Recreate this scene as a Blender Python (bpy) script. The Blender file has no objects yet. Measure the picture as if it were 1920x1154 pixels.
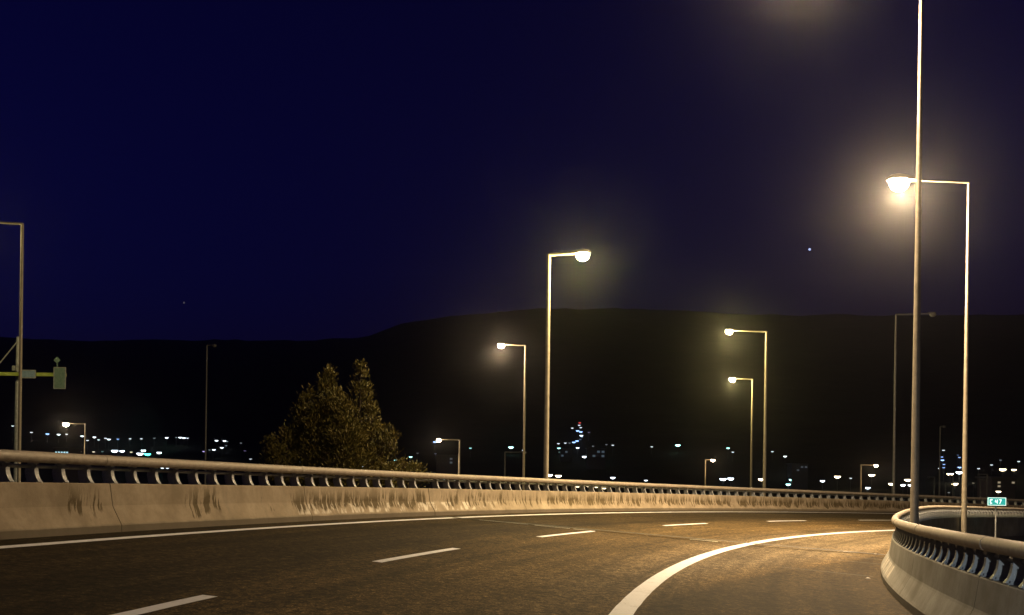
import bpy, math, random
from mathutils import Vector, noise
random.seed(7)
S = bpy.context.scene
COL = S.collection
PI = math.pi

# ------------------------------------------------------------------ camera, sky, exposure
F, Y0, CH = 1904.08, 874.49, 1.4737        # focal length and horizon row (for a 1920 px wide picture), eye height
ROLL = 0.0135
cam_d = bpy.data.cameras.new('camera'); cam = bpy.data.objects.new('camera', cam_d); COL.objects.link(cam)
cam_d.sensor_width = 36.0; cam_d.lens = F / 1920 * 36
cam_d.shift_y = (Y0 - 577) / 1920
cam_d.clip_start = 0.1; cam_d.clip_end = 12000
cam.location = (0, 0, CH); cam.rotation_euler = (PI / 2, -ROLL, 0)
S.camera = cam
W = bpy.data.worlds.new('World'); S.world = W; W.use_nodes = True
wn, wl = W.node_tree.nodes, W.node_tree.links
bg = wn['Background']
sky = wn.new('ShaderNodeTexSky'); sky.sky_type = 'NISHITA'; sky.sun_disc = False
sky.sun_elevation = math.radians(-1.5); sky.sun_rotation = math.radians(270)
sky.air_density = 1.0; sky.dust_density = 0.6; sky.ozone_density = 6.0
tint = wn.new('ShaderNodeMix'); tint.data_type = 'RGBA'; tint.blend_type = 'MULTIPLY'
tint.inputs[0].default_value = 1.0; tint.inputs[7].default_value = (1.5, 0.50, 1.5, 1)
wl.new(sky.outputs[0], tint.inputs[6]); wl.new(tint.outputs[2], bg.inputs[0])
bg.inputs[1].default_value = 0.080
S.view_settings.view_transform = 'Standard'; S.view_settings.look = 'None'
S.view_settings.exposure = 0.0; S.view_settings.gamma = 1.0; S.view_settings.use_curve_mapping = False
HAZE = 1.6e-4
LAMP_W = 8500.0

# ------------------------------------------------------------------ road geometry (a banked curve to the right, falling away)
RC, PHI, BANK, G1, G2 = 86.0388, -0.05667, 0.07048, -0.02203, -0.0075231
O_LINE, O_WALL, O_DASH, I_LINE, I_WALL = 8.313, 8.970, 4.311, 0.214, -3.661
CX, CY = RC * math.cos(PHI), RC * math.sin(PHI)
def sm(x): x = max(0.0, min(1.0, x)); return x * x * (3 - 2 * x)
def road_z(s, off):
    z = BANK * max(-9, min(14, off)) + G1 * s + G2 * s * s / 100
    return z + 0.27 * sm((s - 24) / 20) * sm((-0.6 - off) / 3.0)      # the bank runs out on the inner side
def rp(s, off, dz=0.0):
    a = PHI + PI - s / RC; r = RC + off
    return (CX + r * math.cos(a), CY + r * math.sin(a), road_z(s, off) + dz)
def road_dir(s):                            # unit forward direction and outward direction
    a = PHI + PI - s / RC
    return (math.sin(a), -math.cos(a)), (math.cos(a), math.sin(a))
def road_coords(x, y):
    dx, dy = x - CX, y - CY
    t = (PHI + PI - math.atan2(dy, dx) + PI) % (2 * PI) - PI
    return RC * t, math.hypot(dx, dy) - RC
def sight(u, v):                            # direction in the place for a spot of the survey photograph, per metre ahead
    du, dv = u - 960, v - Y0
    x, y = du + ROLL * dv, dv - ROLL * du
    return x / F, -y / F
def at(u, v, Y):
    dx, dz = sight(u, v)
    return Vector((dx * Y, Y, CH + dz * Y))

RIDGE = [(-900, 640), (0, 652), (150, 650), (300, 645), (560, 637), (680, 629), (720, 614), (760, 600), (820, 591), (900, 582),
         (1000, 574), (1150, 574), (1300, 582), (1500, 596), (1700, 604), (1920, 616), (2800, 620)]
def ridge_h(u):
    for (a, b), (c, d) in zip(RIDGE, RIDGE[1:]):
        if u <= c:
            k = max(0, (u - a) / (c - a)); v = b + (d - b) * k; break
    else: v = 600
    return (Y0 + ROLL * (u - 960) - v) / F * 1250
def terrain(x, y):
    D = math.hypot(x, y)
    if y > 0.3 * D: u = 960 + F * x / y; u = max(-900, min(2800, u))
    else: u = 2800 if x > 0 else -900
    base = -6.0 + 0.6 * noise.noise((x * 0.02, y * 0.02, 3.1))
    k = max(0.0, (D - 330) / 920)
    if k > 0:
        kk = min(k, 1.0)
        base += (ridge_h(u) + 6) * kk ** 1.55 - max(0, k - 1) * 120
        base += 9 * noise.fractal((x * 0.006, y * 0.006, 0.4), 1, 2, 4) * min(1, k * 3)*(1 - 0.75 * kk)
        base += (1.6 * noise.noise((x * 0.02, y * 0.02, 8.0)) + 1.5 * noise.noise((x * 0.07, y * 0.07, 2.0))) * kk
    s, off = road_coords(x, y)
    if -75 < s < 175:
        d = max(off - 11.0, -7.5 - off, 0)
        w = (1 - sm(d / 22.0)) * sm((s + 75) / 25) * sm((175 - s) / 25)
        if w > 0:
            under = -0.9 if -4.05 < off < 9.4 else -0.38
            base = base * (1 - w) + w * (road_z(s, off) + under + 0.05 * noise.noise((x * 0.8, y * 0.8, 0)))
    return base

# ------------------------------------------------------------------ materials
def mat(name, col=(0.5, 0.5, 0.5), rough=0.7, metal=0.0, emit=None, es=0.0, spec=0.5):
    m = bpy.data.materials.new(name); m.use_nodes = True
    b = m.node_tree.nodes['Principled BSDF']
    b.inputs['Base Color'].default_value = (*col, 1); b.inputs['Roughness'].default_value = rough
    b.inputs['Metallic'].default_value = metal; b.inputs['Specular IOR Level'].default_value = spec
    if emit:
        b.inputs['Emission Color'].default_value = (*emit, 1); b.inputs['Emission Strength'].default_value = es
    return m
class NT:
    def __init__(s, m): s.t = m.node_tree; s.n = s.t.nodes; s.l = s.t.links; s.b = s.n['Principled BSDF']
    def new(s, k, **kw):
        x = s.n.new(k)
        for a, v in kw.items(): setattr(x, a, v)
        return x
    def link(s, a, b): s.l.new(a, b)
    def noise(s, vec, scale, detail=3, rough=0.55, dist=0.0):
        x = s.new('ShaderNodeTexNoise'); x.inputs['Scale'].default_value = scale; x.inputs['Detail'].default_value = detail
        x.inputs['Roughness'].default_value = rough; x.inputs['Distortion'].default_value = dist
        if vec is not None: s.link(vec, x.inputs['Vector'])
        return x.outputs['Fac']
    def ramp(s, fac, stops):
        x = s.new('ShaderNodeValToRGB'); e = x.color_ramp.elements
        while len(e) < len(stops): e.new(0.5)
        for i, (p, c) in enumerate(stops):
            e[i].position = p; e[i].color = (*c, 1) if len(c) == 3 else c
        s.link(fac, x.inputs[0]); return x.outputs[0]
    def math(s, op, a, b=None, c=None):
        x = s.new('ShaderNodeMath', operation=op)
        for i, v in enumerate((a, b, c)):
            if v is None: continue
            if isinstance(v, (int, float)): x.inputs[i].default_value = v
            else: s.link(v, x.inputs[i])
        return x.outputs[0]
    def mix(s, f, a, b, mode='MIX'):
        x = s.new('ShaderNodeMix', data_type='RGBA', blend_type=mode)
        for i, v in ((0, f), (6, a), (7, b)):
            if isinstance(v, (int, float)): x.inputs[i].default_value = v
            elif isinstance(v, tuple): x.inputs[i].default_value = (*v, 1)
            else: s.link(v, x.inputs[i])
        return x.outputs[2]
    def mapping(s, vec, scale=(1, 1, 1), loc=(0, 0, 0)):
        x = s.new('ShaderNodeMapping'); x.inputs['Scale'].default_value = scale; x.inputs['Location'].default_value = loc
        s.link(vec, x.inputs['Vector']); return x.outputs[0]
    def rng(s, v, a, b, c=0.0, d=1.0):
        x = s.new('ShaderNodeMapRange'); x.clamp = True
        for i, q in enumerate((v, a, b, c, d)):
            if isinstance(q, (int, float)): x.inputs[i].default_value = q
            else: s.link(q, x.inputs[i])
        return x.outputs[0]
    def bump(s, h, strength=0.3, dist=0.02):
        x = s.new('ShaderNodeBump'); x.inputs['Strength'].default_value = strength; x.inputs['Distance'].default_value = dist
        s.link(h, x.inputs['Height']); s.link(x.outputs[0], s.b.inputs['Normal'])
    def coord(s, which): return s.new('ShaderNodeTexCoord').outputs[which]

M = {}
def make_asphalt():
    m = mat('asphalt', rough=0.75, spec=0.10); t = NT(m)
    o, uv = t.coord('Object'), t.coord('UV')
    grain = t.noise(o, 38, 4, 0.75); fine = t.noise(o, 140, 2, 0.6); patch = t.noise(o, 0.35, 4, 0.6)
    along = t.noise(t.mapping(uv, (0.05, 1.6, 1)), 1.0, 4, 0.6)
    sep = t.new('ShaderNodeSeparateXYZ'); t.link(uv, sep.inputs[0])
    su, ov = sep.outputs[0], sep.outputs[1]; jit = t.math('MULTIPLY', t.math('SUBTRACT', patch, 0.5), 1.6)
    lamp_pool = t.rng(t.math('ADD', ov, jit), I_LINE - 0.5, I_LINE + 1.6, 1.0, 0.0)
    # pool of lamp light painted into the shoulder colour, ending at a slanting shadow edge
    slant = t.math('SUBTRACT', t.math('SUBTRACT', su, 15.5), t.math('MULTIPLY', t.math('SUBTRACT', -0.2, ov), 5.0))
    lamp_pool = t.math('MULTIPLY', lamp_pool, t.rng(t.math('ADD', slant, t.math('MULTIPLY', jit, 2.0)), -1.5, 5.0, -0.25, 1.0))
    near_shade = t.math('MULTIPLY', t.math('MAXIMUM', t.math('MULTIPLY', lamp_pool, -1.0), 0.0), 2.6); lamp_pool = t.math('MAXIMUM', lamp_pool, 0.0)
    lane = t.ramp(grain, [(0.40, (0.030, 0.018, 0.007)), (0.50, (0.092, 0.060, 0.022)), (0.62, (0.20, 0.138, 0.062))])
    shld = t.ramp(grain, [(0.40, (0.055, 0.040, 0.021)), (0.50, (0.150, 0.113, 0.064)), (0.62, (0.27, 0.207, 0.127))])   # lighter shoulder tone, standing in for the lamp pool
    c = t.mix(lamp_pool, lane, shld)
    c = t.mix(near_shade, c, (0.022, 0.015, 0.006))                    # shade painted into the near shoulder, this side of the slanting edge
    c = t.mix(t.rng(t.math('ADD', ov, t.math('MULTIPLY', jit, 0.6)), 3.2, 5.6, 0.0, 0.80), c, (0.020, 0.014, 0.007))
    def scale(c, f, a, b, lo, hi):                                # multiply the colour by a factor that follows a noise
        g = t.rng(f, a, b, lo, hi); k = t.new('ShaderNodeCombineXYZ')
        for i in range(3): t.link(g, k.inputs[i])
        return t.mix(1.0, c, k.outputs[0], 'MULTIPLY')
    c = scale(c, patch, 0.35, 0.68, 1.12, 0.72)
    c = scale(c, along, 0.40, 0.62, 1.20, 0.62)
    c = scale(c, t.noise(o, 7, 6, 0.9), 0.44, 0.56, 0.45, 1.35)
    c = scale(c, t.noise(o, 11, 4, 0.9), 0.50, 0.62, 0.85, 2.1)
    c = scale(c, t.noise(o, 30, 2, 0.6), 0.62, 0.70, 1.0, 2.2)
    t.link(c, t.b.inputs['Base Color'])
    t.link(t.rng(grain, 0.3, 0.7, 0.72, 0.95), t.b.inputs['Roughness'])
    t.bump(t.math('ADD', grain, t.math('MULTIPLY', fine, 0.5)), 0.6, 0.012)
    return m
def make_paint():
    m = mat('road_paint', rough=0.65); t = NT(m); o = t.coord('Object')
    n = t.noise(o, 26, 5, 0.7); p = t.noise(o, 2.2, 3, 0.6)
    w = t.rng(t.math('ADD', n, t.math('MULTIPLY', p, 0.7)), 0.58, 0.80, 0.0, 1.0)
    c = t.mix(w, (0.50, 0.51, 0.53), (0.86, 0.88, 0.92))
    t.link(c, t.b.inputs['Base Color']); t.bump(n, 0.25, 0.004); return m
def make_concrete(name, dirt_windows, tint=(1.0, 0.88, 0.70)):
    m = mat(name, rough=0.88, spec=0.3); t = NT(m)
    o, uv = t.coord('Object'), t.coord('UV')
    sep = t.new('ShaderNodeSeparateXYZ'); t.link(uv, sep.inputs[0]); su, zv = sep.outputs[0], sep.outputs[1]
    big = t.noise(o, 1.1, 5, 0.62); pit = t.noise(o, 55, 3, 0.7)
    c = t.ramp(big, [(0.34, (0.24, 0.218, 0.18)), (0.5, (0.335, 0.31, 0.27)), (0.66, (0.42, 0.395, 0.355))]); c = t.mix(1.0, c, tint, 'MULTIPLY')
    c = t.mix(t.rng(t.noise(o, 7, 5, 0.8), 0.45, 0.65, 0.0, 0.45), c, tuple(a * b for a, b in zip((0.25, 0.225, 0.19), tint)))
    drip = t.noise(t.mapping(uv, (5.0, 0.55, 1)), 1.0, 4, 0.65)                  # faint weather runs
    c = t.mix(t.rng(drip, 0.52, 0.72, 0.0, 0.35), c, (0.20, 0.175, 0.13))
    # scuffed tyre and grime marks: slanting strokes in a band across the break of the face
    sh = t.new('ShaderNodeCombineXYZ'); t.link(t.math('ADD', su, t.math('MULTIPLY', zv, -0.30)), sh.inputs[0]); t.link(zv, sh.inputs[1])
    stroke = t.noise(t.mapping(sh.outputs[0], (7.5, 1.0, 1)), 1.0, 5, 0.68)
    edge = t.noise(t.mapping(uv, (2.6, 2.0, 1), (3, 7, 0)), 1.0, 3, 0.6)
    lo = t.math('ADD', zv, t.math('MULTIPLY', t.math('SUBTRACT', edge, 0.5), 0.35))
    win = None
    for a, b, k in dirt_windows:
        x = t.math('MULTIPLY', t.math('MULTIPLY', t.rng(su, a - 0.35, a + 0.35), t.rng(su, b - 0.35, b + 0.35, 1.0, 0.0)), k)
        win = x if win is None else t.math('MAXIMUM', win, x)
    lo = t.math('ADD', lo, t.math('MULTIPLY', t.math('SUBTRACT', t.noise(t.mapping(uv, (1.3, 0.2, 1), (5, 1, 0)), 1.0, 2, 0.6), 0.5), -0.55))
    band = t.math('MULTIPLY', t.rng(lo, 0.24, 0.32), t.rng(lo, 0.50, 0.80, 1.0, 0.0))
    thr = t.rng(win, 0.0, 1.0, 0.86, 0.44)
    d = t.math('MULTIPLY', band, t.rng(t.math('SUBTRACT', stroke, thr), -0.005, 0.03))
    c = t.mix(t.math('MULTIPLY', d, 0.92), c, (0.080, 0.056, 0.020))
    # scraped bright patches on the slope
    sc = t.noise(t.mapping(sh.outputs[0], (3.6, 1.6, 1), (11, 2, 0)), 1.0, 4, 0.65)
    sb = t.math('MULTIPLY', t.rng(zv, 0.14, 0.18), t.rng(zv, 0.385, 0.41, 1.0, 0.0))
    sw = t.math('MULTIPLY', t.rng(su, 20.6, 21.3), t.rng(su, 31.0, 33.0, 1.0, 0.0))
    sx = t.math('MULTIPLY', t.math('MULTIPLY', sb, sw), t.rng(sc, 0.50, 0.57))
    c = t.mix(t.math('MULTIPLY', t.math('MULTIPLY', sx, t.math('SUBTRACT', 1.0, d)), 0.8), c, (0.72, 0.67, 0.57))
    foot = t.rng(t.math('ADD', zv, t.math('MULTIPLY', t.math('SUBTRACT', edge, 0.5), 0.07)), 0.10, 0.15, 0.75, 0.0)
    c = t.mix(foot, c, (0.13, 0.112, 0.08))                                       # road grime on the kerb foot
    c = t.mix(t.rng(pit, 0.62, 0.72, 0.0, 0.45), c, (0.19, 0.17, 0.14))
    t.link(c, t.b.inputs['Base Color']); t.bump(t.math('ADD', pit, big), 0.35, 0.012); return m
def make_steel(name, c0, c1, rough=0.5, metal=0.35):
    m = mat(name, rough=rough, metal=metal); t = NT(m); o = t.coord('Object')
    n = t.noise(o, 7, 4, 0.6); f = t.noise(o, 60, 3, 0.6)
    c = t.mix(t.rng(n, 0.35, 0.65), c0, c1)
    c = t.mix(t.rng(f, 0.6, 0.72, 0.0, 0.5), c, tuple(x * 0.45 for x in c0))
    t.link(c, t.b.inputs['Base Color']); t.link(t.rng(n, 0.3, 0.7, rough - 0.12, rough + 0.15), t.b.inputs['Roughness'])
    t.bump(f, 0.15, 0.004); return m
def make_ground():
    m = mat('soil_and_scrub', rough=0.95, spec=0.1); t = NT(m); o = t.coord('Object')
    a = t.noise(o, 0.05, 6, 0.65); b = t.noise(o, 2.5, 5, 0.7)
    c = t.ramp(a, [(0.3, (0.012, 0.014, 0.008)), (0.55, (0.028, 0.026, 0.016)), (0.75, (0.045, 0.038, 0.025))])
    c = t.mix(t.rng(b, 0.4, 0.7, 0.0, 0.6), c, (0.012, 0.014, 0.007))
    t.link(c, t.b.inputs['Base Color']); t.bump(b, 0.8, 0.2); return m
def make_leaf(name, c0, c1):
    m = mat(name, rough=0.6, spec=0.25); t = NT(m); o = t.coord('Object')
    n = t.noise(o, 3.0, 3, 0.6); f = t.noise(o, 22, 2, 0.6)
    c = t.mix(t.rng(n, 0.35, 0.65), c0, c1); c = t.mix(t.rng(f, 0.45, 0.7, 0.0, 0.6), c, tuple(x * 0.5 for x in c0))
    t.link(c, t.b.inputs['Base Color']); return m
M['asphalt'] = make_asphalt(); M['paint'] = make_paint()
M['conc_out'] = make_concrete('parapet_concrete_outer', [(13.9, 15.2, 0.86), (16.9, 18.5, 0.88), (19.2, 20.4, 0.72), (20.8, 27.9, 1.0), (28.3, 36.0, 0.80), (36, 54, 0.92), (54, 90, 0.98)])
M['conc_in'] = make_concrete('parapet_concrete_inner', [(0, 90, 0.35)], (0.80, 0.86, 0.86))
M['rail'] = make_steel('weathered_tube_rail', (0.29, 0.25, 0.195), (0.43, 0.37, 0.29), 0.65, 0.1)
M['galv'] = make_steel('galvanised_steel', (0.22, 0.235, 0.24), (0.36, 0.375, 0.375), 0.5, 0.12)
M['pole'] = make_steel('lamp_pole_steel', (0.28, 0.25, 0.19), (0.36, 0.32, 0.245), 0.55, 0.2)
M['dark'] = make_steel('dark_housing', (0.10, 0.10, 0.10), (0.16, 0.16, 0.15), 0.5, 0.3)
M['ground'] = make_ground()
M['leaf'] = make_leaf('pine_needles', (0.105, 0.100, 0.020), (0.180, 0.140, 0.029))
M['bark'] = make_leaf('bark', (0.08, 0.055, 0.035), (0.12, 0.085, 0.055))
M['joint'] = make_steel('worn_joint_steel', (0.10, 0.09, 0.08), (0.30, 0.28, 0.25), 0.4, 0.5)
M['seal'] = mat('joint_sealant', (0.018, 0.016, 0.014), 0.6)
M['bright'] = mat('polished_joint_steel', (0.75, 0.72, 0.66), 0.35, 0.4)
M['wall'] = make_steel('rendered_wall', (0.10, 0.095, 0.09), (0.15, 0.145, 0.135), 0.9, 0.0)
M['gantry'] = make_steel('yellow_green_gantry_paint', (0.26, 0.34, 0.06), (0.36, 0.42, 0.10), 0.55, 0.0)
M['signback'] = make_steel('sign_aluminium', (0.10, 0.17, 0.15), (0.16, 0.24, 0.21), 0.5, 0.0)
M['signblue'] = make_steel('sign_pale_blue', (0.14, 0.22, 0.32), (0.22, 0.31, 0.42), 0.5, 0.0)

# ------------------------------------------------------------------ mesh helpers
class MB:
    def __init__(s): s.v = []; s.f = []; s.uv = []; s.smooth = []
    def quadstrip(s, rows, uvs=None, closed=False, smooth=False):
        b = len(s.v); n = len(rows[0])
        for r in rows: s.v.extend(r)
        for i in range(len(rows) - 1):
            for j in range(n if closed else n - 1):
                k = (j + 1) % n
                s.f.append((b + i * n + j, b + i * n + k, b + (i + 1) * n + k, b + (i + 1) * n + j)); s.smooth.append(smooth)
                if uvs: s.uv.append((uvs[i][j], uvs[i][k], uvs[i + 1][k], uvs[i + 1][j]))
                else: s.uv.append(None)
    def face(s, pts, smooth=False):
        b = len(s.v); s.v.extend(pts); s.f.append(tuple(range(b, b + len(pts)))); s.uv.append(None); s.smooth.append(smooth)
    def box(s, x0, x1, y0, y1, z0, z1):
        p = [(x, y, z) for z in (z0, z1) for x, y in ((x0, y0), (x1, y0), (x1, y1), (x0, y1))]
        b = len(s.v); s.v.extend(p)
        for q in ((3, 2, 1, 0), (4, 5, 6, 7), (0, 1, 5, 4), (1, 2, 6, 5), (2, 3, 7, 6), (3, 0, 4, 7)):
            s.f.append(tuple(b + i for i in q)); s.uv.append(None); s.smooth.append(False)
    def tube(s, pts, radii, n=10, caps=True):
        rows = []
        for i, p in enumerate(pts):
            p = Vector(p); d = Vector(pts[min(i + 1, len(pts) - 1)]) - Vector(pts[max(i - 1, 0)]); d.normalize()
            up = Vector((0, 0, 1)) if abs(d.z) < 0.9 else Vector((0, 1, 0))
            a = d.cross(up).normalized(); b = a.cross(d)
            r = radii[i] if isinstance(radii, (list, tuple)) else radii
            rows.append([tuple(p + (a * math.cos(2 * PI * k / n) + b * math.sin(2 * PI * k / n)) * r) for k in range(n)])
        s.quadstrip(rows, closed=True, smooth=True)
        if caps: s.face(rows[0][::-1]); s.face(rows[-1])
    def lathe(s, prof, n=16, sx=1.0, sy=1.0, o=(0, 0, 0)):
        rows = [[(o[0] + r * sx * math.cos(2 * PI * k / n), o[1] + r * sy * math.sin(2 * PI * k / n), o[2] + z) for k in range(n)] for r, z in prof]
        s.quadstrip(rows, closed=True, smooth=True)
    def mesh(s, name, m):
        me = bpy.data.meshes.new(name); me.from_pydata(s.v, [], s.f)
        if any(s.uv):
            l = me.uv_layers.new(name='UVMap'); i = 0
            for q, f in zip(s.uv, s.f):
                for k in range(len(f)):
                    l.data[i].uv = q[k] if q else (0, 0); i += 1
        me.polygons.foreach_set('use_smooth', s.smooth)
        me.materials.append(M[m] if isinstance(m, str) else m); me.update(); return me
    def build(s, name, m, parent=None): return obj(name, s.mesh(name, m), parent)
def obj(name, me, parent=None):
    o = bpy.data.objects.new(name, me); COL.objects.link(o)
    if parent is not None: o.parent = parent
    return o
def empty(name, loc=(0, 0, 0), rz=0.0):
    o = bpy.data.objects.new(name, None); COL.objects.link(o); o.location = loc; o.rotation_euler = (0, 0, rz); o.empty_display_size = 0.3; return o
def tag(o, label, cat, group=None):
    o['label'] = label; o['category'] = cat
    if group: o['group'] = group
    return o

# ------------------------------------------------------------------ ground: one sheet, plain and hills
def build_ground():
    mb = MB(); NA = 288
    R = [0.0]; r = 1.5
    while r < 1650: R.append(r); r *= 1.038 if r > 60 else 1.06
    R.append(1650)
    angs = []
    # finer steps ahead of the camera, where the hills are seen
    for k in range(NA):
        q = k / NA * 2 - 1
        angs.append(PI / 2 - PI * (0.35 * q + 0.65 * q ** 3))
    rows = [[(rr * math.cos(a), rr * math.sin(a), terrain(rr * math.cos(a), rr * math.sin(a))) for a in angs] for rr in R]
    mb.quadstrip(rows, closed=True, smooth=True)
    o = mb.build('ground', 'ground'); o['kind'] = 'structure'
build_ground()

# ------------------------------------------------------------------ road with its markings
S0, S1 = -42.0, 140.0
def frange(a, b, step):
    n = max(1, int(math.ceil((b - a) / step))); return [a + (b - a) * i / n for i in range(n + 1)]
def build_road():
    mb = MB(); offs = frange(I_WALL - 0.3, O_WALL + 0.3, 0.55); ss = frange(S0, S1, 0.9)
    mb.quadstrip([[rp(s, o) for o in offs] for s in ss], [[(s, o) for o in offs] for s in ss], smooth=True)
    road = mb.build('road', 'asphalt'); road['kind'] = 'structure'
    dk = MB()                                                     # deck slab under the surfacing
    prof = [(O_WALL + 0.62, -0.03), (O_WALL + 0.62, -0.45), (I_WALL - 0.62, -0.45), (I_WALL - 0.62, -0.03)]
    dk.quadstrip([[rp(s, o, z) for o, z in prof] for s in ss])
    d = dk.build('bridge_deck', 'wall'); d['kind'] = 'structure'
    def strip(name, off, w, a, b, step=0.45, dz=0.006):
        m = MB(); q = frange(a, b, step)
        rows = []
        for s in q:
            j = 0.008 * noise.noise((s * 2.3, off, 0)); rows.append([rp(s, off - w / 2 + j, dz), rp(s, off + w / 2 + j, dz)])
        m.quadstrip(rows, [[(s, 0), (s, 1)] for s in q]); return m.build(name, 'paint', road)
    strip('outer_edge_line', O_LINE, 0.20, S0, S1)
    strip('inner_edge_line', I_LINE, 0.27, S0, S1)
    for a, b in [(-6, -1.6), (5.4, 9.9), (14.9, 18.8), (24.3, 28.8), (35.8, 40.45), (47.6, 52.2), (58.8, 63.6), (70.5, 75.4), (82, 87)]:
        strip('lane_dash', O_DASH, 0.17, a, b)
    # bridge joint across the road, slightly skewed, with worn bright stretches
    jt = [(8.9, 27.8), (7.73, 28.05), (4.53, 28.87), (3.07, 29.41), (1.08, 30.35), (-0.11, 30.7), (-2.66, 31.6), (-3.6, 31.8)]
    def js(off):
        for (a, b), (c, d) in zip(jt, jt[1:]):
            if off >= c: return b + (d - b) * (off - a) / (c - a)
        return jt[-1][1]
    def across(name, material, o0, o1, w, dz, fs=js, par=road):
        m = MB(); q = frange(o0, o1, 0.25)
        m.quadstrip([[rp(fs(o) + w / 2 * (1 + 0.5 * noise.noise((o * 5, dz * 900, w))), o, dz), rp(fs(o) - w / 2, o, dz)] for o in q]); return m.build(name, material, par)
    ej = tag(across('expansion_joint', 'seal', 8.9, -3.6, 0.22, 0.006, par=None), 'dark bridge expansion joint crossing the asphalt to the right hand barrier', 'expansion joint')
    inv = ej
    for a, b in [(7.6, 6.2), (6.0, 5.0), (4.9, 4.3), (2.9, 2.5), (1.75, 1.0), (-2.4, -3.3)]:
        across('worn_steel_edge', 'bright', a, b, 0.09, 0.010, par=ej)
    for a, b, s in [(-2.0, -3.6, 27.9), (-1.6, -3.5, 23.4), (-2.6, -3.6, 29.6)]:
        tag(across('asphalt_crack', 'seal', a, b, 0.05, 0.006, fs=lambda o, s=s: s - 0.12 * (o + 2.5) + 0.1 * noise.noise((o * 2, s, 0)), par=None),
            {27.9: 'middle of three dark cracks in the shoulder asphalt', 23.4: 'nearest dark crack in the shoulder asphalt by the inner barrier', 29.6: 'farthest short crack in the shoulder just before the bridge joint'}[s], 'crack')
build_road()

# ------------------------------------------------------------------ concrete barriers with curved posts and tube rail
PROF = [(0.0, -0.06), (0.0, 0.115), (0.012, 0.13), (0.165, 0.405), (0.18, 0.44), (0.235, 0.795), (0.25, 0.81), (0.455, 0.81), (0.47, 0.795), (0.47, -0.40)]
def post_mesh():
    mb = MB()
    front = [(0.255, 0.822), (0.292, 0.87), (0.318, 0.93), (0.330, 0.99), (0.330, 1.03), (0.326, 1.08), (0.318, 1.125)]
    back = [(0.46, 0.822), (0.492, 0.87), (0.508, 0.93), (0.512, 0.99), (0.500, 1.03), (0.470, 1.08), (0.42, 1.135)]
    h = 0.009
    for sgn in (1, -1):                                           # web plate, both faces
        rows = [[(a[0], sgn * h, a[1]), (b[0], sgn * h, b[1])] for a, b in zip(front, back)]
        mb.quadstrip(rows if sgn > 0 else [r[::-1] for r in rows])
    mb.quadstrip([[(b[0], -h, b[1]), (b[0], h, b[1])] for b in back])
    fl = 0.044; th = 0.016                                        # curved front flange
    for y0, y1, d in ((-fl, fl, 0.0),):
        mb.quadstrip([[(a[0] - th, y1, a[1]), (a[0] - th, y0, a[1])] for a in front[:5]])
        mb.quadstrip([[(a[0], y0, a[1]), (a[0], y1, a[1])] for a in front[:5]])
        mb.quadstrip([[(a[0] - th, y0, a[1]), (a[0], y0, a[1])] for a in front[:5]])
        mb.quadstrip([[(a[0], y1, a[1]), (a[0] - th, y1, a[1])] for a in front[:5]])
    mb.box(0.256, 0.462, -0.075, 0.075, 0.8105, 0.8235)           # base plate and bolts
    for x in (0.30, 0.435):
        for y in (-0.052, 0.052): mb.box(x - 0.013, x + 0.013, y - 0.013, y + 0.013, 0.8235, 0.848)
    mb.box(0.315, 0.43, -0.055, 0.055, 1.088, 1.118)                 # saddle under the tube
    return mb.mesh('post', 'galv')
POST = post_mesh()
def build_barrier(name, label, base, side, material, joints, posts, a, b):
    root = tag(empty(name, rp(0, base)), label, 'barrier'); root.location = rp((a + b) / 2, base + side * 0.2)
    L = Vector(root.location)
    def loc(p): return (p[0] - L.x, p[1] - L.y, p[2] - L.z)
    for j0, j1 in zip(joints, joints[1:]):
        g = 0.022 if abs(j0 - 27.9) < 0.05 else 0.008
        mb = MB(); q = frange(j0 + g, j1 - 0.008, 0.6)
        rows, uvs = [], []; vv = [0]; 
        for k in range(1, len(PROF)): vv.append(vv[-1] + math.dist(PROF[k], PROF[k - 1]))
        for s in q:
            rows.append([loc(rp(s, base + side * d, 0)[:2] + (road_z(s, base) + z,)) for d, z in PROF]); uvs.append([(s, z if d < 0.26 else 2.0) for d, z in PROF])
        if side < 0: rows = [r[::-1] for r in rows]; uvs = [r[::-1] for r in uvs]
        mb.quadstrip(rows, uvs); mb.face(rows[0]); mb.face(rows[-1][::-1])
        mb.build('concrete_panel', material, root)
    def tube(name, d, z, r, m, n):
        mb = MB(); mb.tube([loc(rp(s, base + side * d, 0)[:2] + (road_z(s, base) + z + 0.004 * noise.noise((s * 0.9, z, side)),)) for s in frange(a, b, 0.7)], r, n); return mb.build(name, m, root)
    tube('handrail', 0.305, 1.195, 0.088, 'rail', 14)
    tube('back_rail', 0.43, 1.055, 0.030, 'galv', 8)
    for s in joints[1:-1]:                                        # rail couplings
        mb = MB(); mb.tube([loc(rp(s + e, base + side * 0.305, 0)[:2] + (road_z(s + e, base) + 1.195,)) for e in (-0.09, 0.09)], 0.0925, 14); mb.build('rail_sleeve', 'rail', root)
    for s in posts:
        o = obj('post', POST, root); x, y, _ = rp(s, base); z = road_z(s, base)
        o.location = loc((x, y, z)); (fx, fy), (ox, oy) = road_dir(s)
        o.rotation_euler = (0, 0, math.atan2(oy * side, ox * side))
    return root
def post_run(a, b):
    out = []; s = 13.04
    while s < b: out.append(s); s += min(0.92, 0.565 + max(0, s - 13) * 0.0080)
    s = 13.04 - 0.56
    while s > a: out.append(s); s -= 0.56
    return sorted(x for x in out if abs(x - 27.9) > 0.15)
build_barrier('safety_barrier', 'long stained concrete barrier with tube rail along the outer left edge', O_WALL, 1, 'conc_out',
              [-23.05 + 6.37 * k for k in range(25)], post_run(-6, 118), -23, 130)
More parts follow.
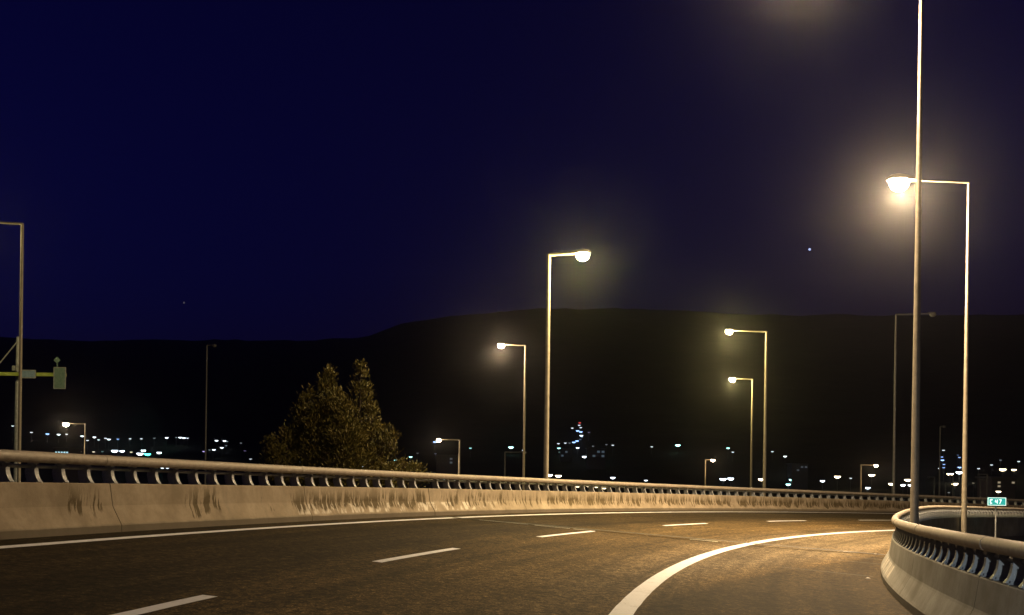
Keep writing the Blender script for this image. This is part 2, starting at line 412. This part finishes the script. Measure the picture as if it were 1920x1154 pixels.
build_barrier('safety_barrier', 'concrete barrier with curved steel posts bending round the right hand side', I_WALL, -1, 'conc_in',
              [-8 + 5.2 * k for k in range(24)], [0.9 + 0.57 * k for k in range(170)], -8, 111)
st = MB(); st.box(-0.035, 0.035, -0.035, 0.035, 0, 0.010); st.lathe([(0.03, 0.010), (0.024, 0.025), (0.0, 0.028)], 10)
stud = st.build('road_stud', mat('stud_glass', (0.9, 0.85, 0.75), 0.15)); stud.location = rp(22.7, -3.38, 0.006)
tag(stud, 'small bright road stud at the foot of the right hand barrier', 'road stud')

# ------------------------------------------------------------------ street lamps
def emis(name, col, st, sample=True):
    m = mat(name, (0.8, 0.8, 0.8), 0.4, emit=col, es=st)
    if not sample: m.cycles.emission_sampling = 'NONE'
    return m
COOL = (0.85, 0.94, 1.0); WARM, YELL, SOFT = (1.0, 0.62, 0.28), (1.0, 0.80, 0.30), (1.0, 0.71, 0.41)
for k, c in (('warm', WARM), ('yell', YELL), ('soft', SOFT), ('cool', COOL)):
    M['lens_' + k] = emis('lamp_lens_' + k, tuple(0.35 + 0.65 * x for x in c), 45.0, False)
def street_lamp(label, top, arm_dx, arm_dy, kind='warm', power=1.0, lit=True, r0=0.10, r1=0.055, base_z=None, up=0.02, head=1.0, spill=0.10, cone=150, tilt=8, swing=0, yaw=0):
    x, y, zt = top
    zb = terrain(x, y) - 0.05 if base_z is None else base_z
    H = zt - zb
    rz = math.atan2(arm_dy, arm_dx); L = math.hypot(arm_dx, arm_dy)
    root = tag(empty('street_lamp', (x, y, zb), rz), label, 'street lamp')
    mb = MB(); n = 9; pm = 'pole' if lit else 'dark'
    mb.tube([(0, 0, H * k / n) for k in range(n + 1)], [r0 + (r1 - r0) * (k / n) for k in range(n + 1)], 14); mb.build('pole', pm, root)
    mb = MB(); mb.box(-0.2, 0.2, -0.2, 0.2, 0.03, 0.06); mb.tube([(0, 0, 0.06), (0, 0, 0.5)], [r0 + 0.03, r0 + 0.012], 14); mb.build('base_sleeve', 'pole', root)
    mb = MB(); mb.tube([(-0.02, 0, H - 0.03), (0.05, 0, H), (L * 0.5, 0, H + up * 0.6), (L - 0.25, 0, H + up)], [r1, r1 * 0.85, r1 * 0.7, r1 * 0.62], 10); mb.build('arm', pm, root)
    zc = H + up
    hd = MB()                                                     # flat cobra-style housing: shell over a shallow bowl
    hs = head
    xs = [-0.38, -0.30, -0.12, 0.08, 0.22, 0.30]; wd = [0.05, 0.09, 0.16, 0.19, 0.17, 0.08]; ht = [0.05, 0.08, 0.12, 0.14, 0.11, 0.05]
    rows = []
    for a, w, t in zip(xs, wd, ht):
        rows.append([(L + a * hs, w * hs * math.cos(q), zc - 0.01 + t * hs * math.sin(q)) for q in [PI * k / 8 for k in range(9)]])
    hd.quadstrip(rows, smooth=True); hd.face(rows[0]); hd.face(rows[-1][::-1]); hd.build('lamp_housing', 'dark' if not lit else 'pole', root)
    ln = MB(); ln.lathe([(0.0, -0.25 * hs), (0.09 * hs, -0.235 * hs), (0.155 * hs, -0.19 * hs), (0.195 * hs, -0.12 * hs), (0.20 * hs, -0.06 * hs), (0.185 * hs, -0.012)][::-1], 18, 1.1, 0.95, (L + 0.06, 0, zc)); ln.build('lens', M['lens_' + kind] if lit else 'dark', root)
    if lit:
        for nm, ty, e in (('lamp_beam', 'SPOT', power), ('lamp_spill', 'POINT', power * spill)):
            d = bpy.data.lights.new(nm, ty); d.energy = LAMP_W * e; d.shadow_soft_size = 0.10
            d.color = {'warm': WARM, 'yell': YELL, 'soft': SOFT, 'cool': COOL}[kind]
            if ty == 'SPOT': d.spot_size = math.radians(cone); d.spot_blend = 0.9
            l = bpy.data.objects.new(nm, d); COL.objects.link(l); l.parent = root; l.location = (L + 0.06, 0, zc - 0.30 * hs - 0.12)
            if ty == 'SPOT': l.rotation_euler = (math.radians(swing), -math.radians(tilt), math.radians(yaw))
    return root
def lamp_px(label, u, v, Y, du, turn=0.0, **k):       # du: how far the arm reaches to the right (+) or left (-), in survey pixels
    p = at(u, v, Y); return street_lamp(label, (p.x, p.y, p.z), du * Y / F, turn, **k)
lamp_px('tall lamp post rising out of view just behind the right barrier', 1729, -110, 26.5, -215, 0.5, kind='soft', power=2.3, cone=126, spill=0.30, tilt=-23, r0=0.118, r1=0.046, head=1.1)
street_lamp('added unseen low lamp behind the viewpoint, lighting the near right barrier posts', rp(-6.5, -4.75, 3.5), *[4.4 * q for q in road_dir(-6.5)[1]], kind='cool', power=0.42, cone=32, spill=0.003, tilt=0, swing=-81, yaw=-18, r0=0.108, r1=0.05)  # unseen lamp added to brighten the posts of the near right barrier
lamp_px('lamp post with glaring lamp next to the nearest pole', 1816, 343, 41.0, -131, -0.2, kind='soft', power=1.6, spill=0.95, cone=170, head=1.8, r0=0.11, r1=0.042)
lamp_px('bright yellow lamp post behind the outer barrier, arm to the right', 1029, 478, 40.6, 60, -0.3, kind='yell', power=0.10, spill=3.2, cone=140, r0=0.115, r1=0.08, head=1.25)
lamp_px('lamp post with arm to the left, left of the bright yellow post', 985, 648, 84, -44, -0.3, kind='soft', power=0.3, spill=1.1, r0=0.12, r1=0.07, head=1.35)
lamp_px('taller of the two lamp posts standing close together, arm to the left', 1437, 622, 80, -70, -0.3, kind='yell', power=0.4, spill=0.9, r0=0.14, r1=0.09, head=1.35)
lamp_px('shorter of the two lamp posts standing close together, arm to the left', 1411, 711, 118, -38, -0.3, kind='yell', power=0.3, spill=1.1, r0=0.16, r1=0.10, head=1.7)
lamp_px('lamp post at the far left with its arm running out of view', 42, 420, 54, -100, -0.4, kind='yell', power=0.12, spill=0.45, r0=0.10, r1=0.075)
lamp_px('small lamp post low at the left with a round glow', 160, 795, 165, -33, -0.5, kind='soft', r0=0.15, r1=0.10, head=2.2)
lamp_px('small lamp post with arm to the left beside the pine tree', 862, 825, 140, -38, -0.5, kind='soft', r0=0.15, r1=0.11, head=1.5, power=0.6)
lamp_px('small lamp post with a short arm to the right', 1322, 862, 190, 14, 0.0, kind='warm', r0=0.16, r1=0.13, head=1.6, power=0.4)
lamp_px('small lamp post with arm to the right and an orange glow', 1614, 872, 190, 26, -0.5, kind='warm', r0=0.16, r1=0.13, head=1.6, power=0.4)
lamp_px('unlit grey lamp post left of the nearest pole', 1680, 590, 72, 62, -0.5, lit=False, r0=0.10, r1=0.07)
lamp_px('faint unlit mast left of the pine tree', 388, 648, 105, 14, -0.2, lit=False, r0=0.10, r1=0.08)
lamp_px('low unlit lamp post beside the arm-left post', 947, 848, 120, 36, -0.3, lit=False, r0=0.10, r1=0.08)

# ------------------------------------------------------------------ trees and shrubs beyond the outer barrier
def foliage(lobes, dens, leaf, rng):
    mb = MB()
    for (x, y, z0, z1, w) in lobes:
        n = int(dens * w * (z1 - z0) * 10)
        for _ in range(n):
            h = rng.random() ** 1.15
            rad = w * ((1 - h) ** 0.5) * (0.55 + 0.45 * math.sin(h * 9 + x * 3) ** 2) * (rng.random() ** 0.35) + 0.02
            a = rng.random() * 2 * PI
            c = Vector((x + rad * math.cos(a), y + rad * math.sin(a) * 0.9, z0 + (z1 - z0) * h))
            if noise.noise(c * 1.7) < -0.20 and rng.random() < 0.85: continue
            cr = 0.08 + 0.14 * (1 - h)
            outd = Vector((math.cos(a), math.sin(a), 0.55 + 0.9 * h))
            for _ in range(22):
                p = c + Vector((rng.gauss(0, cr), rng.gauss(0, cr), rng.gauss(0, cr * 0.8)))
                d = (outd + Vector((rng.gauss(0, 0.6), rng.gauss(0, 0.6), rng.gauss(0.2, 0.5)))).normalized()
                sd = d.cross(Vector((rng.gauss(0, 1), rng.gauss(0, 1), rng.gauss(0, 1)))).normalized()
                l = leaf * rng.uniform(0.6, 1.6); wd = l * 0.13
                b = len(mb.v); mb.v.extend([tuple(p - sd * wd), tuple(p + d * l * 0.55 - sd * wd * 1.1), tuple(p + d * l), tuple(p + d * l * 0.5 + sd * wd * 1.1)])
                mb.f.append((b, b + 1, b + 2, b + 3)); mb.uv.append(None); mb.smooth.append(False)
    return mb
def tree(name, label, cat, Y, lobes_px, dens, leaf, seed, ground_drop=0.0, group=None):
    rng = random.Random(seed)
    u0 = sum(l[0] for l in lobes_px) / len(lobes_px)
    c = at(u0, 880, Y); zb = terrain(c.x, c.y) - ground_drop
    root = tag(empty(name, (c.x, c.y, zb)), label, cat, group)
    k = Y / F; lobes = []
    for (u, vt, vb, w, dy) in lobes_px:
        zt, zl = at(u, vt, Y).z - zb, at(u, vb, Y).z - zb
        lobes.append(((u - u0) * k, dy, max(0.25, zl), zt, w * k))
    H = max(l[3] for l in lobes)
    mb = MB()
    mb.tube([(0, 0, -0.2), (0.03, 0.02, H * 0.2), (-0.03, 0, H * 0.45), (0.04, 0, H * 0.66)], [0.035 * H ** 0.75, 0.03 * H ** 0.75, 0.022 * H ** 0.75, 0.012 * H ** 0.75], 9)
    for (x, y, z0, z1, w) in lobes:
        zs = max(0.15, min(H * 0.5, z0 + 0.1 * (z1 - z0)))
        mb.tube([(0, 0, zs * 0.7), (x * 0.6, y * 0.6, zs + (z1 - zs) * 0.25), (x, y, z0 + (z1 - z0) * 0.55), (x, y, z0 + (z1 - z0) * 0.92)], [0.05, 0.04, 0.025, 0.008], 6)
    for _ in range(int(8 * len(lobes))):
        x, y, z0, z1, w = rng.choice(lobes); h = rng.uniform(0.1, 0.8); a = rng.random() * 2 * PI; zz = z0 + (z1 - z0) * h; rr = w * (1 - h) ** 0.6
        mb.tube([(x, y, zz), (x + rr * 0.5 * math.cos(a), y + rr * 0.5 * math.sin(a), zz + 0.06), (x + rr * math.cos(a), y + rr * math.sin(a), zz + 0.22)], [0.02, 0.014, 0.006], 5)
    mb.build('trunk', 'bark', root)
    foliage(lobes, dens, leaf, rng).build('crown', 'leaf', root)
    return root
tree('pine_tree', 'bushy twin-topped pine tree behind the outer barrier', 'tree', 34,
     [(613, 688, 850, 25, 0.0), (672, 682, 860, 27, 0.2), (578, 731, 880, 24, -0.2), (561, 755, 900, 25, 0.1), (640, 735, 910, 48, -0.5), (695, 760, 905, 28, 0.1), (735, 792, 905, 14, 0.0), (716, 800, 910, 24, 0.0), (600, 760, 905, 50, -0.6), (655, 790, 915, 62, -0.8), (552, 790, 905, 22, 0.0)], 11.0, 0.11, 3)
tree('leafy_shrub', 'pale green shrub at the left foot of the pine tree', 'shrub', 33, [(506, 822, 900, 13, 0), (535, 804, 900, 13, 0.2), (521, 838, 905, 24, -0.2)], 16, 0.09, 5)
tree('leafy_shrub', 'low dark shrub at the right foot of the pine tree', 'shrub', 36, [(752, 866, 905, 22, 0), (778, 872, 905, 22, 0.2)], 14, 0.09, 9)

# ------------------------------------------------------------------ sign gantry far left, guide sign on the right
def build_gantry():
    Y = 60.0; p = at(33, 640, Y); zb = terrain(p.x, p.y)
    root = tag(empty('sign_gantry', (p.x, p.y, zb)), 'dim yellow green sign gantry beam with small sign panels at the far left', 'sign gantry')
    def q(u, v, dy=0.0): a = at(u, v, Y); return Vector((a.x - p.x, dy, a.z - zb))
    mb = MB(); mb.tube([(0, 0, -0.1), tuple(q(33, 700)), tuple(q(34, 632))], [0.16, 0.11, 0.09], 12); mb.build('mast', 'galv', root)
    a, b = q(-150, 703), q(127, 704)
    mb = MB(); mb.box(a.x, b.x, -0.36, -0.14, b.z - 0.10, b.z + 0.10); mb.build('beam', 'gantry', root)
    mb = MB(); mb.tube([tuple(q(35, 640, -0.08)), tuple(q(-12, 700, -0.2))], 0.04, 8); mb.build('stay_rod', 'galv', root)
    mb = MB(); c = q(35, 692)
    for sx in (-1, 1): mb.box(c.x + sx * 0.02, c.x + sx * 0.20, -0.40, -0.37, c.z - 0.13, c.z + 0.15) if sx > 0 else mb.box(c.x - 0.20, c.x - 0.02, -0.40, -0.37, c.z - 0.13, c.z + 0.15)
    mb.build('clamp_plate', 'galv', root)
    def panel(name, m, u0, u1, v0, v1):
        a, b = q(u0, v1), q(u1, v0)
        mb = MB(); mb.box(a.x, b.x, -0.44, -0.41, a.z, b.z); o = mb.build(name, m, root)
        fr = MB(); t = 0.05
        fr.box(a.x - t, b.x + t, -0.445, -0.405, b.z + 0.002, b.z + t); fr.box(a.x - t, b.x + t, -0.445, -0.405, a.z - t, a.z - 0.002)
        fr.box(a.x - t, a.x - 0.002, -0.445, -0.405, a.z, b.z); fr.box(b.x + 0.002, b.x + t, -0.445, -0.405, a.z, b.z); fr.build('panel_frame', 'galv', o)
    panel('sign_panel', 'signblue', 45, 72, 697, 709); panel('sign_panel', 'signback', 108, 128, 692, 729)
    dm = MB(); c = q(113, 677); r = 0.2
    dm.quadstrip([[(c.x - r, -0.4, c.z), (c.x, -0.4, c.z + r), (c.x + r, -0.4, c.z), (c.x, -0.4, c.z - r)], [(c.x - r, -0.43, c.z), (c.x, -0.43, c.z + r), (c.x + r, -0.43, c.z), (c.x, -0.43, c.z - r)]], closed=True)
    dm.face([(c.x - r, -0.43, c.z), (c.x, -0.43, c.z - r), (c.x + r, -0.43, c.z), (c.x, -0.43, c.z + r)]); dm.face([(c.x - r, -0.4, c.z), (c.x, -0.4, c.z + r), (c.x + r, -0.4, c.z), (c.x, -0.4, c.z - r)])
    dm.box(c.x - 0.03, c.x + 0.03, -0.4, -0.36, b.z + 0.1, c.z); dm.build('diamond_panel', 'signback', root)
build_gantry()
def build_guide_sign():
    Y = 43.0; a, b = at(1851.5, 948, Y), at(1886, 933.5, Y); cx = (a.x + b.x) / 2; w, h = b.x - a.x, b.z - a.z
    zb = terrain(cx, Y); root = tag(empty('guide_sign', (cx, Y, zb)), 'small retroreflective turquoise guide sign on a thin post inside the curve', 'sign')
    z0 = a.z - zb; 
    mb = MB(); mb.tube([(0.0, 0.06, -0.1), (0.0, 0.06, z0 + h * 0.8)], 0.032, 10); mb.build('post', 'galv', root)
    mb = MB(); mb.box(-w / 2, w / 2, -0.02, 0.02, z0, z0 + h)
    sg = emis('retroreflect_glow_turquoise', (0.03, 0.50, 0.46), 0.75); sg.node_tree.nodes['Principled BSDF'].inputs['Base Color'].default_value = (0.01, 0.12, 0.11, 1)  # emission stands in for light returned by the retroreflective face, not a lamp
    pn = mb.build('sign_panel', sg, root)
    M['sgnw'] = emis('retroreflect_glow_print', (0.45, 0.95, 0.95), 0.9)  # print glows likewise, in place of returned light
    bd = MB(); t = h * 0.07; e = -0.024
    bd.box(-w / 2, w / 2, e, -0.0202, z0 + h - t, z0 + h); bd.box(-w / 2, w / 2, e, -0.0202, z0, z0 + t)
    bd.box(-w / 2, -w / 2 + t, e, -0.0202, z0 + t, z0 + h - t); bd.box(w / 2 - t, w / 2, e, -0.0202, z0 + t, z0 + h - t); bd.build('sign_border', 'sgnw', pn)
    def stroke(mb, x0, y0, x1, y1, th=0.05):
        x0, x1 = (x0 - 0.5) * w, (x1 - 0.5) * w; y0, y1 = z0 + y0 * h, z0 + y1 * h; d = Vector((x1 - x0, 0, y1 - y0)).normalized(); n = Vector((-d.z, 0, d.x)) * th * w * 0.5
        p, q = Vector((x0, e, y0)), Vector((x1, e, y1)); mb.face([tuple(p - n), tuple(q - n), tuple(q + n), tuple(p + n)])
    g = MB(); stroke(g, .14, .25, .14, .75, .07); stroke(g, .14, .72, .26, .72, .07); stroke(g, .14, .28, .24, .28, .06); g.build('lettering', 'sgnw', pn)
    g = MB(); stroke(g, .44, .72, .40, .45); stroke(g, .40, .45, .54, .45); stroke(g, .52, .75, .52, .22); stroke(g, .60, .72, .74, .72); stroke(g, .74, .72, .65, .22); g.build('lettering', 'sgnw', pn)
build_guide_sign()

# ------------------------------------------------------------------ town lights on the plain and the hillside
HUE = {'white': (0.80, 0.92, 1.0), 'blue': (0.30, 0.50, 1.0), 'teal': (0.45, 1.0, 0.95), 'warm': (1.0, 0.82, 0.52), 'green': (0.05, 0.80, 0.45), 'red': (0.9, 0.06, 0.05), 'violet': (0.55, 0.45, 0.95)}
STR = {'t': 0.22, 's': 1.3, 'm': 3.0, 'l': 7.0, 'x': 10.0}
RPX = {'t': 1.9, 's': 2.2, 'm': 2.9, 'l': 3.9, 'x': 5.2}
WORD = {'t': 'faint', 's': 'tiny', 'm': 'small', 'l': 'bright', 'x': 'large glaring'}
sp = MB(); sp.lathe([(0.0, -0.62), (0.55, -0.52), (0.95, -0.15), (1.0, 0.1), (0.75, 0.42), (0.0, 0.6)], 10)
cp = MB(); cp.lathe([(1.02, 0.12), (0.80, 0.46), (0.0, 0.68)], 10)
pl = MB(); pl.tube([(0, 0, 0), (0, 0, 1)], [1.0, 0.75], 7)
PL_ME, CP_ME = pl.mesh('pole', 'dark'), cp.mesh('lamp_cap', 'dark'); SP_ME = {}
TOWN = []
def march(u, v, hp, d0=105):
    dx, dz = sight(u, v); D = d0
    while D < 1240:
        if CH + dz * D <= terrain(dx * D, D) + hp: break
        D += 1.5
    return D
def town_light(u, v, size, hue, label=None, hp=None):
    hp = hp or random.Random(int(u * 13 + v)).uniform(3.8, 5.2)
    D = march(u, v, hp); p = at(u, v, D); zb = terrain(p.x, p.y)
    kind = (size, hue)
    if kind not in SP_ME: SP_ME[kind] = sp.mesh('lantern', emis('town_light_%s_%s' % (WORD[size].split()[0], hue), HUE[hue], STR[size], False))
    root = tag(empty('street_light', (p.x, p.y, zb)), label or 'street light', 'street light', None if label else 'distant town lights')
    if not label: TOWN.append((u, size, hue, root))
    r = RPX[size] * D / F
    pole = obj('pole', PL_ME, root); pole.scale = (0.07, 0.07, max(1.0, p.z - zb - 0.3 * r))
    lan = obj('lantern', SP_ME[kind], root); lan.location = (0, 0, p.z - zb); lan.scale = (r * 1.15, r * 1.15, r * 0.95)
    if r < 1.5:
        cap = obj('lamp_cap', CP_ME, root); cap.location = (0, 0, p.z - zb + 0.02); cap.scale = (r * 1.15, r * 1.15, r * 0.95)
for e in '''24,799,s,white 34,797,t,white 59,811,s,white 89,814,m,blue 110,815,m,white 125,814.5,s,white 154,818,m,white 164,826,s,white 177,820,m,white 185,825,s,white
198,822,s,white 204,824,m,white 221,823.6,s,blue 244,823,s,white 265,823,s,white 289,822,t,white 215,845.6,x,white 229,846,l,white 246,848,s,warm 262.5,851,x,white 269,845,l,white 298.5,849,l,white
133,849,s,white 151,847,t,warm 175.5,847.5,s,warm 192,847,t,teal 312.5,821,m,white 330.5,820.6,t,white 338,820.6,m,white 345,821.4,m,white 351.6,821.7,s,white 406,826.4,m,white
421,827,m,white 426,828,t,white 416,839.7,m,white 424,835.8,t,white 401,843.6,m,white 393,844,t,white 452,831,t,white 459,845.5,t,violet 470,861,s,white 561,866,t,white
770,857,m,teal 741,863,s,teal 783,850,t,white 815.5,829,m,blue 882,840.6,s,teal 958,839,l,teal 981,844.5,s,white 846,867,t,violet 816.5,851,t,blue 754,893,m,white 834.5,899,s,teal
855,901,s,white 874,902.5,l,white 681,875,m,white 304.5,877.5,m,white 314,877.5,m,white 1030,891,x,warm 1047,892.5,x,warm 1086,797.6,s,white 1073,803,s,white 1089,802,s,white 1083,808,m,blue
1089,810,m,blue 1104,811,t,violet 1090,817,m,white 1091,820,t,blue 1088,824,t,blue 1082,827,m,blue 1076,829.5,m,blue 1068,831,t,white 1060,831,s,white 1047,832,s,white 1048,840.6,m,teal
1049,848,t,teal 1083,840,m,white 1096,856.6,l,white 1127,849,l,teal 1126,854,m,teal 1112,837,t,white 1137,834,t,white 1149,835,s,white 1222,838,s,white 1271,835,l,teal 1149,896,l,white
1211,901,m,white 1083,913,m,warm 1102,911,l,warm 1118,913.5,m,warm 1133,916,m,warm 1365,840.5,m,teal 1374,848,s,white 1448,847,s,white 1472,856,m,white 1483,874,l,white 1506,875.5,t,violet
1484,900,l,teal 1478,908.6,l,teal 1542,902,l,white 1570,894,x,warm 1595,897,s,white 1634.5,891,x,warm 1627,915,l,white 1355.6,898.5,x,white 1370,897.6,x,white 1427.5,899,x,warm
1672,907.5,x,warm 1702,900,x,warm 1693,910,l,white 1707,910,l,white 1769,844.5,s,white 1766,857,s,blue 1767,863,m,blue 1770,871,s,blue 1769.5,877,s,blue 1761,878.6,s,white
1796,853.5,t,blue 1799,858,s,blue 1799,876.6,m,blue 1781.5,889,x,warm 1798.5,886,x,white 1790,907.5,x,warm 1779,924,t,white 1834.7,879,s,white 1859,872,s,white 1876,863,t,white 1910,865.5,s,white
1880,880.5,x,warm 1901,881,l,warm 1867,906,x,warm 1892,912,t,white 1825,906,t,warm 1872,922,l,warm'''.split():
    u, v, s_, h_ = e.split(','); town_light(float(u), float(v), s_, h_)
town_light(276.6, 851.7, 'x', 'green', 'green light at the left among the white town lights')
town_light(1087, 793, 's', 'red', 'small red light at the top of the winding hillside lights', 4)
town_light(832, 867, 'l', 'blue', 'bright blue light under the small lamp post by the pine tree')
town_light(382, 846.7, 's', 'violet', 'violet light at the foot of the faint unlit mast')
ZONES = [(300, 'at the far left'), (500, 'left of the pine tree'), (735, 'behind the pine tree'), (1010, 'between pine tree and yellow post'), (1160, 'just right of the yellow post'),
         (1400, 'left of the paired posts'), (1700, 'left of the nearest pole'), (1810, 'between the two tall poles'), (2000, 'right of both tall poles')]
ORD = 'first second third fourth fifth sixth seventh eighth ninth tenth eleventh twelfth thirteenth fourteenth'.split()
seen = {}
for u, size, hue, root in sorted(TOWN, key=lambda q: q[0]):
    z = next(n for lim, n in ZONES if u < lim); seen.setdefault((z, size, hue), []).append(root)
for (z, size, hue), rs in seen.items():
    for i, root in enumerate(rs):
        root['label'] = ('%s %s town light %s' % (WORD[size], hue, z)) if len(rs) == 1 else ('%s from left of the %s %s town lights %s' % (ORD[i], WORD[size], hue, z))
# posts without a visible lamp among the town lights on the right
for u, vt, Y, du in ((1752, 895, 150, -11), (1773, 906, 160, 8), (1787, 892, 150, -6), (1801, 908, 160, 5), (1838, 899, 150, 6), (1851, 890, 140, -16), (1763, 800, 140, 5)):
    p = at(u, vt, Y); street_lamp({1752: 'thin grey post just right of the nearest pole', 1773: 'short post second from the nearest pole among the town lights', 1787: 'pale post under the paired town lights', 1801: 'short dim post left of the second tall pole',
        1838: 'short dim post right of the second tall pole', 1851: 'dim post with arm to the left above the turquoise sign', 1763: 'tall faint mast between the two tall poles'}[u], (p.x, p.y, p.z), du * Y / F, -0.2, lit=False, r0=0.13, r1=0.10, head=0.9)

# ------------------------------------------------------------------ distant buildings with lit windows
M['win_t'] = emis('lit_window_teal', (0.45, 0.85, 1.0), 1.2, False); M['win_d'] = emis('lit_window_dim', (0.35, 0.55, 0.7), 0.12, False); M['win_w'] = emis('lit_window_warm', (1.0, 0.8, 0.5), 0.25, False)
def building(label, u, v, w_px, h_px, D, rows, cols, lit, m='win_d'):
    p = at(u, v, D); zb = terrain(p.x, p.y); k = D / F; w = w_px * k; top = p.z - zb
    root = tag(empty('building', (p.x, D, zb)), label, 'building'); dp = max(6, w * 0.6)
    mb = MB(); mb.box(-w / 2, w / 2, 0, dp, -1, top); mb.build('wall', 'wall', root)
    mb = MB(); mb.box(-w / 2 - 0.3, w / 2 + 0.3, -0.3, dp + 0.3, top + 0.003, top + 0.35); mb.build('roof', 'dark', root)
    hh = min(top * 0.9, h_px * k); cw = w / cols; rh = hh / rows
    for r in range(rows):
        for c in range(cols):
            x0 = -w / 2 + cw * (c + 0.2); z0 = top - 0.4 - rh * (r + 1) + rh * 0.3
            g = MB(); g.box(x0 - 0.06, x0 + cw * 0.6 + 0.06, -0.05, -0.004, z0 - 0.06, z0 + rh * 0.5 + 0.06); f = g.build('window', 'dark', root)
            g = MB(); g.box(x0, x0 + cw * 0.6, -0.07, -0.052, z0, z0 + rh * 0.5); g.build('pane', m if (r * cols + c) in lit else 'dark', f)
building('low shop building with a bright pale blue window strip at the left', 116, 842, 26, 9, 210, 1, 5, {0, 1, 2, 3, 4}, 'win_t')
building('pale block with teal lit windows below the winding hillside lights', 1118, 842, 34, 16, 420, 2, 4, {2, 3, 5, 7})
building('dim house with two lit windows beside the bright hillside block', 1062, 843, 22, 14, 460, 2, 3, {1, 3})
building('dim block right of the close pair of lamp posts', 1500, 871, 30, 12, 330, 2, 4, {2, 3, 5})
building('dim long building under the lights right of the pine tree', 838, 855, 40, 14, 300, 2, 5, {3, 8}, 'win_d')
building('dark block with faint warm windows above the turquoise sign', 1882, 898, 44, 14, 190, 2, 5, {1, 4, 6}, 'win_w')

# ------------------------------------------------------------------ stars
def star(u, v, rpx, col, st, label):
    D = 5200; p = at(u, v, D); mb = MB(); mb.lathe([(0, -1), (0.5, -0.87), (0.87, -0.5), (1, 0), (0.87, 0.5), (0.5, 0.87), (0, 1)], 12)
    o = mb.build('star', emis('star_' + label.split()[0], col, st, False)); o.location = p; r = rpx * D / F; o.scale = (r, r, r); tag(o, label, 'star')
star(1518, 468, 2.4, (0.45, 0.60, 1.0), 1.6, 'bright bluish star above the dark hills on the right')
star(345, 568, 1.8, (0.6, 0.55, 0.6), 0.12, 'faint star low above the hills on the left')

# ------------------------------------------------------------------ night haze
hz = MB(); hz.box(-1720, 1720, -1720, 1720, -14, 330)
vm = bpy.data.materials.new('night_haze'); vm.use_nodes = True; vm.node_tree.nodes.clear()
vo = vm.node_tree.nodes.new('ShaderNodeOutputMaterial'); pv = vm.node_tree.nodes.new('ShaderNodeVolumePrincipled')
pv.inputs['Color'].default_value = (0.92, 0.92, 0.95, 1); pv.inputs['Density'].default_value = HAZE; pv.inputs['Anisotropy'].default_value = 0.95
vm.node_tree.links.new(pv.outputs[0], vo.inputs['Volume'])
h = hz.build('haze', vm); h['kind'] = 'stuff'
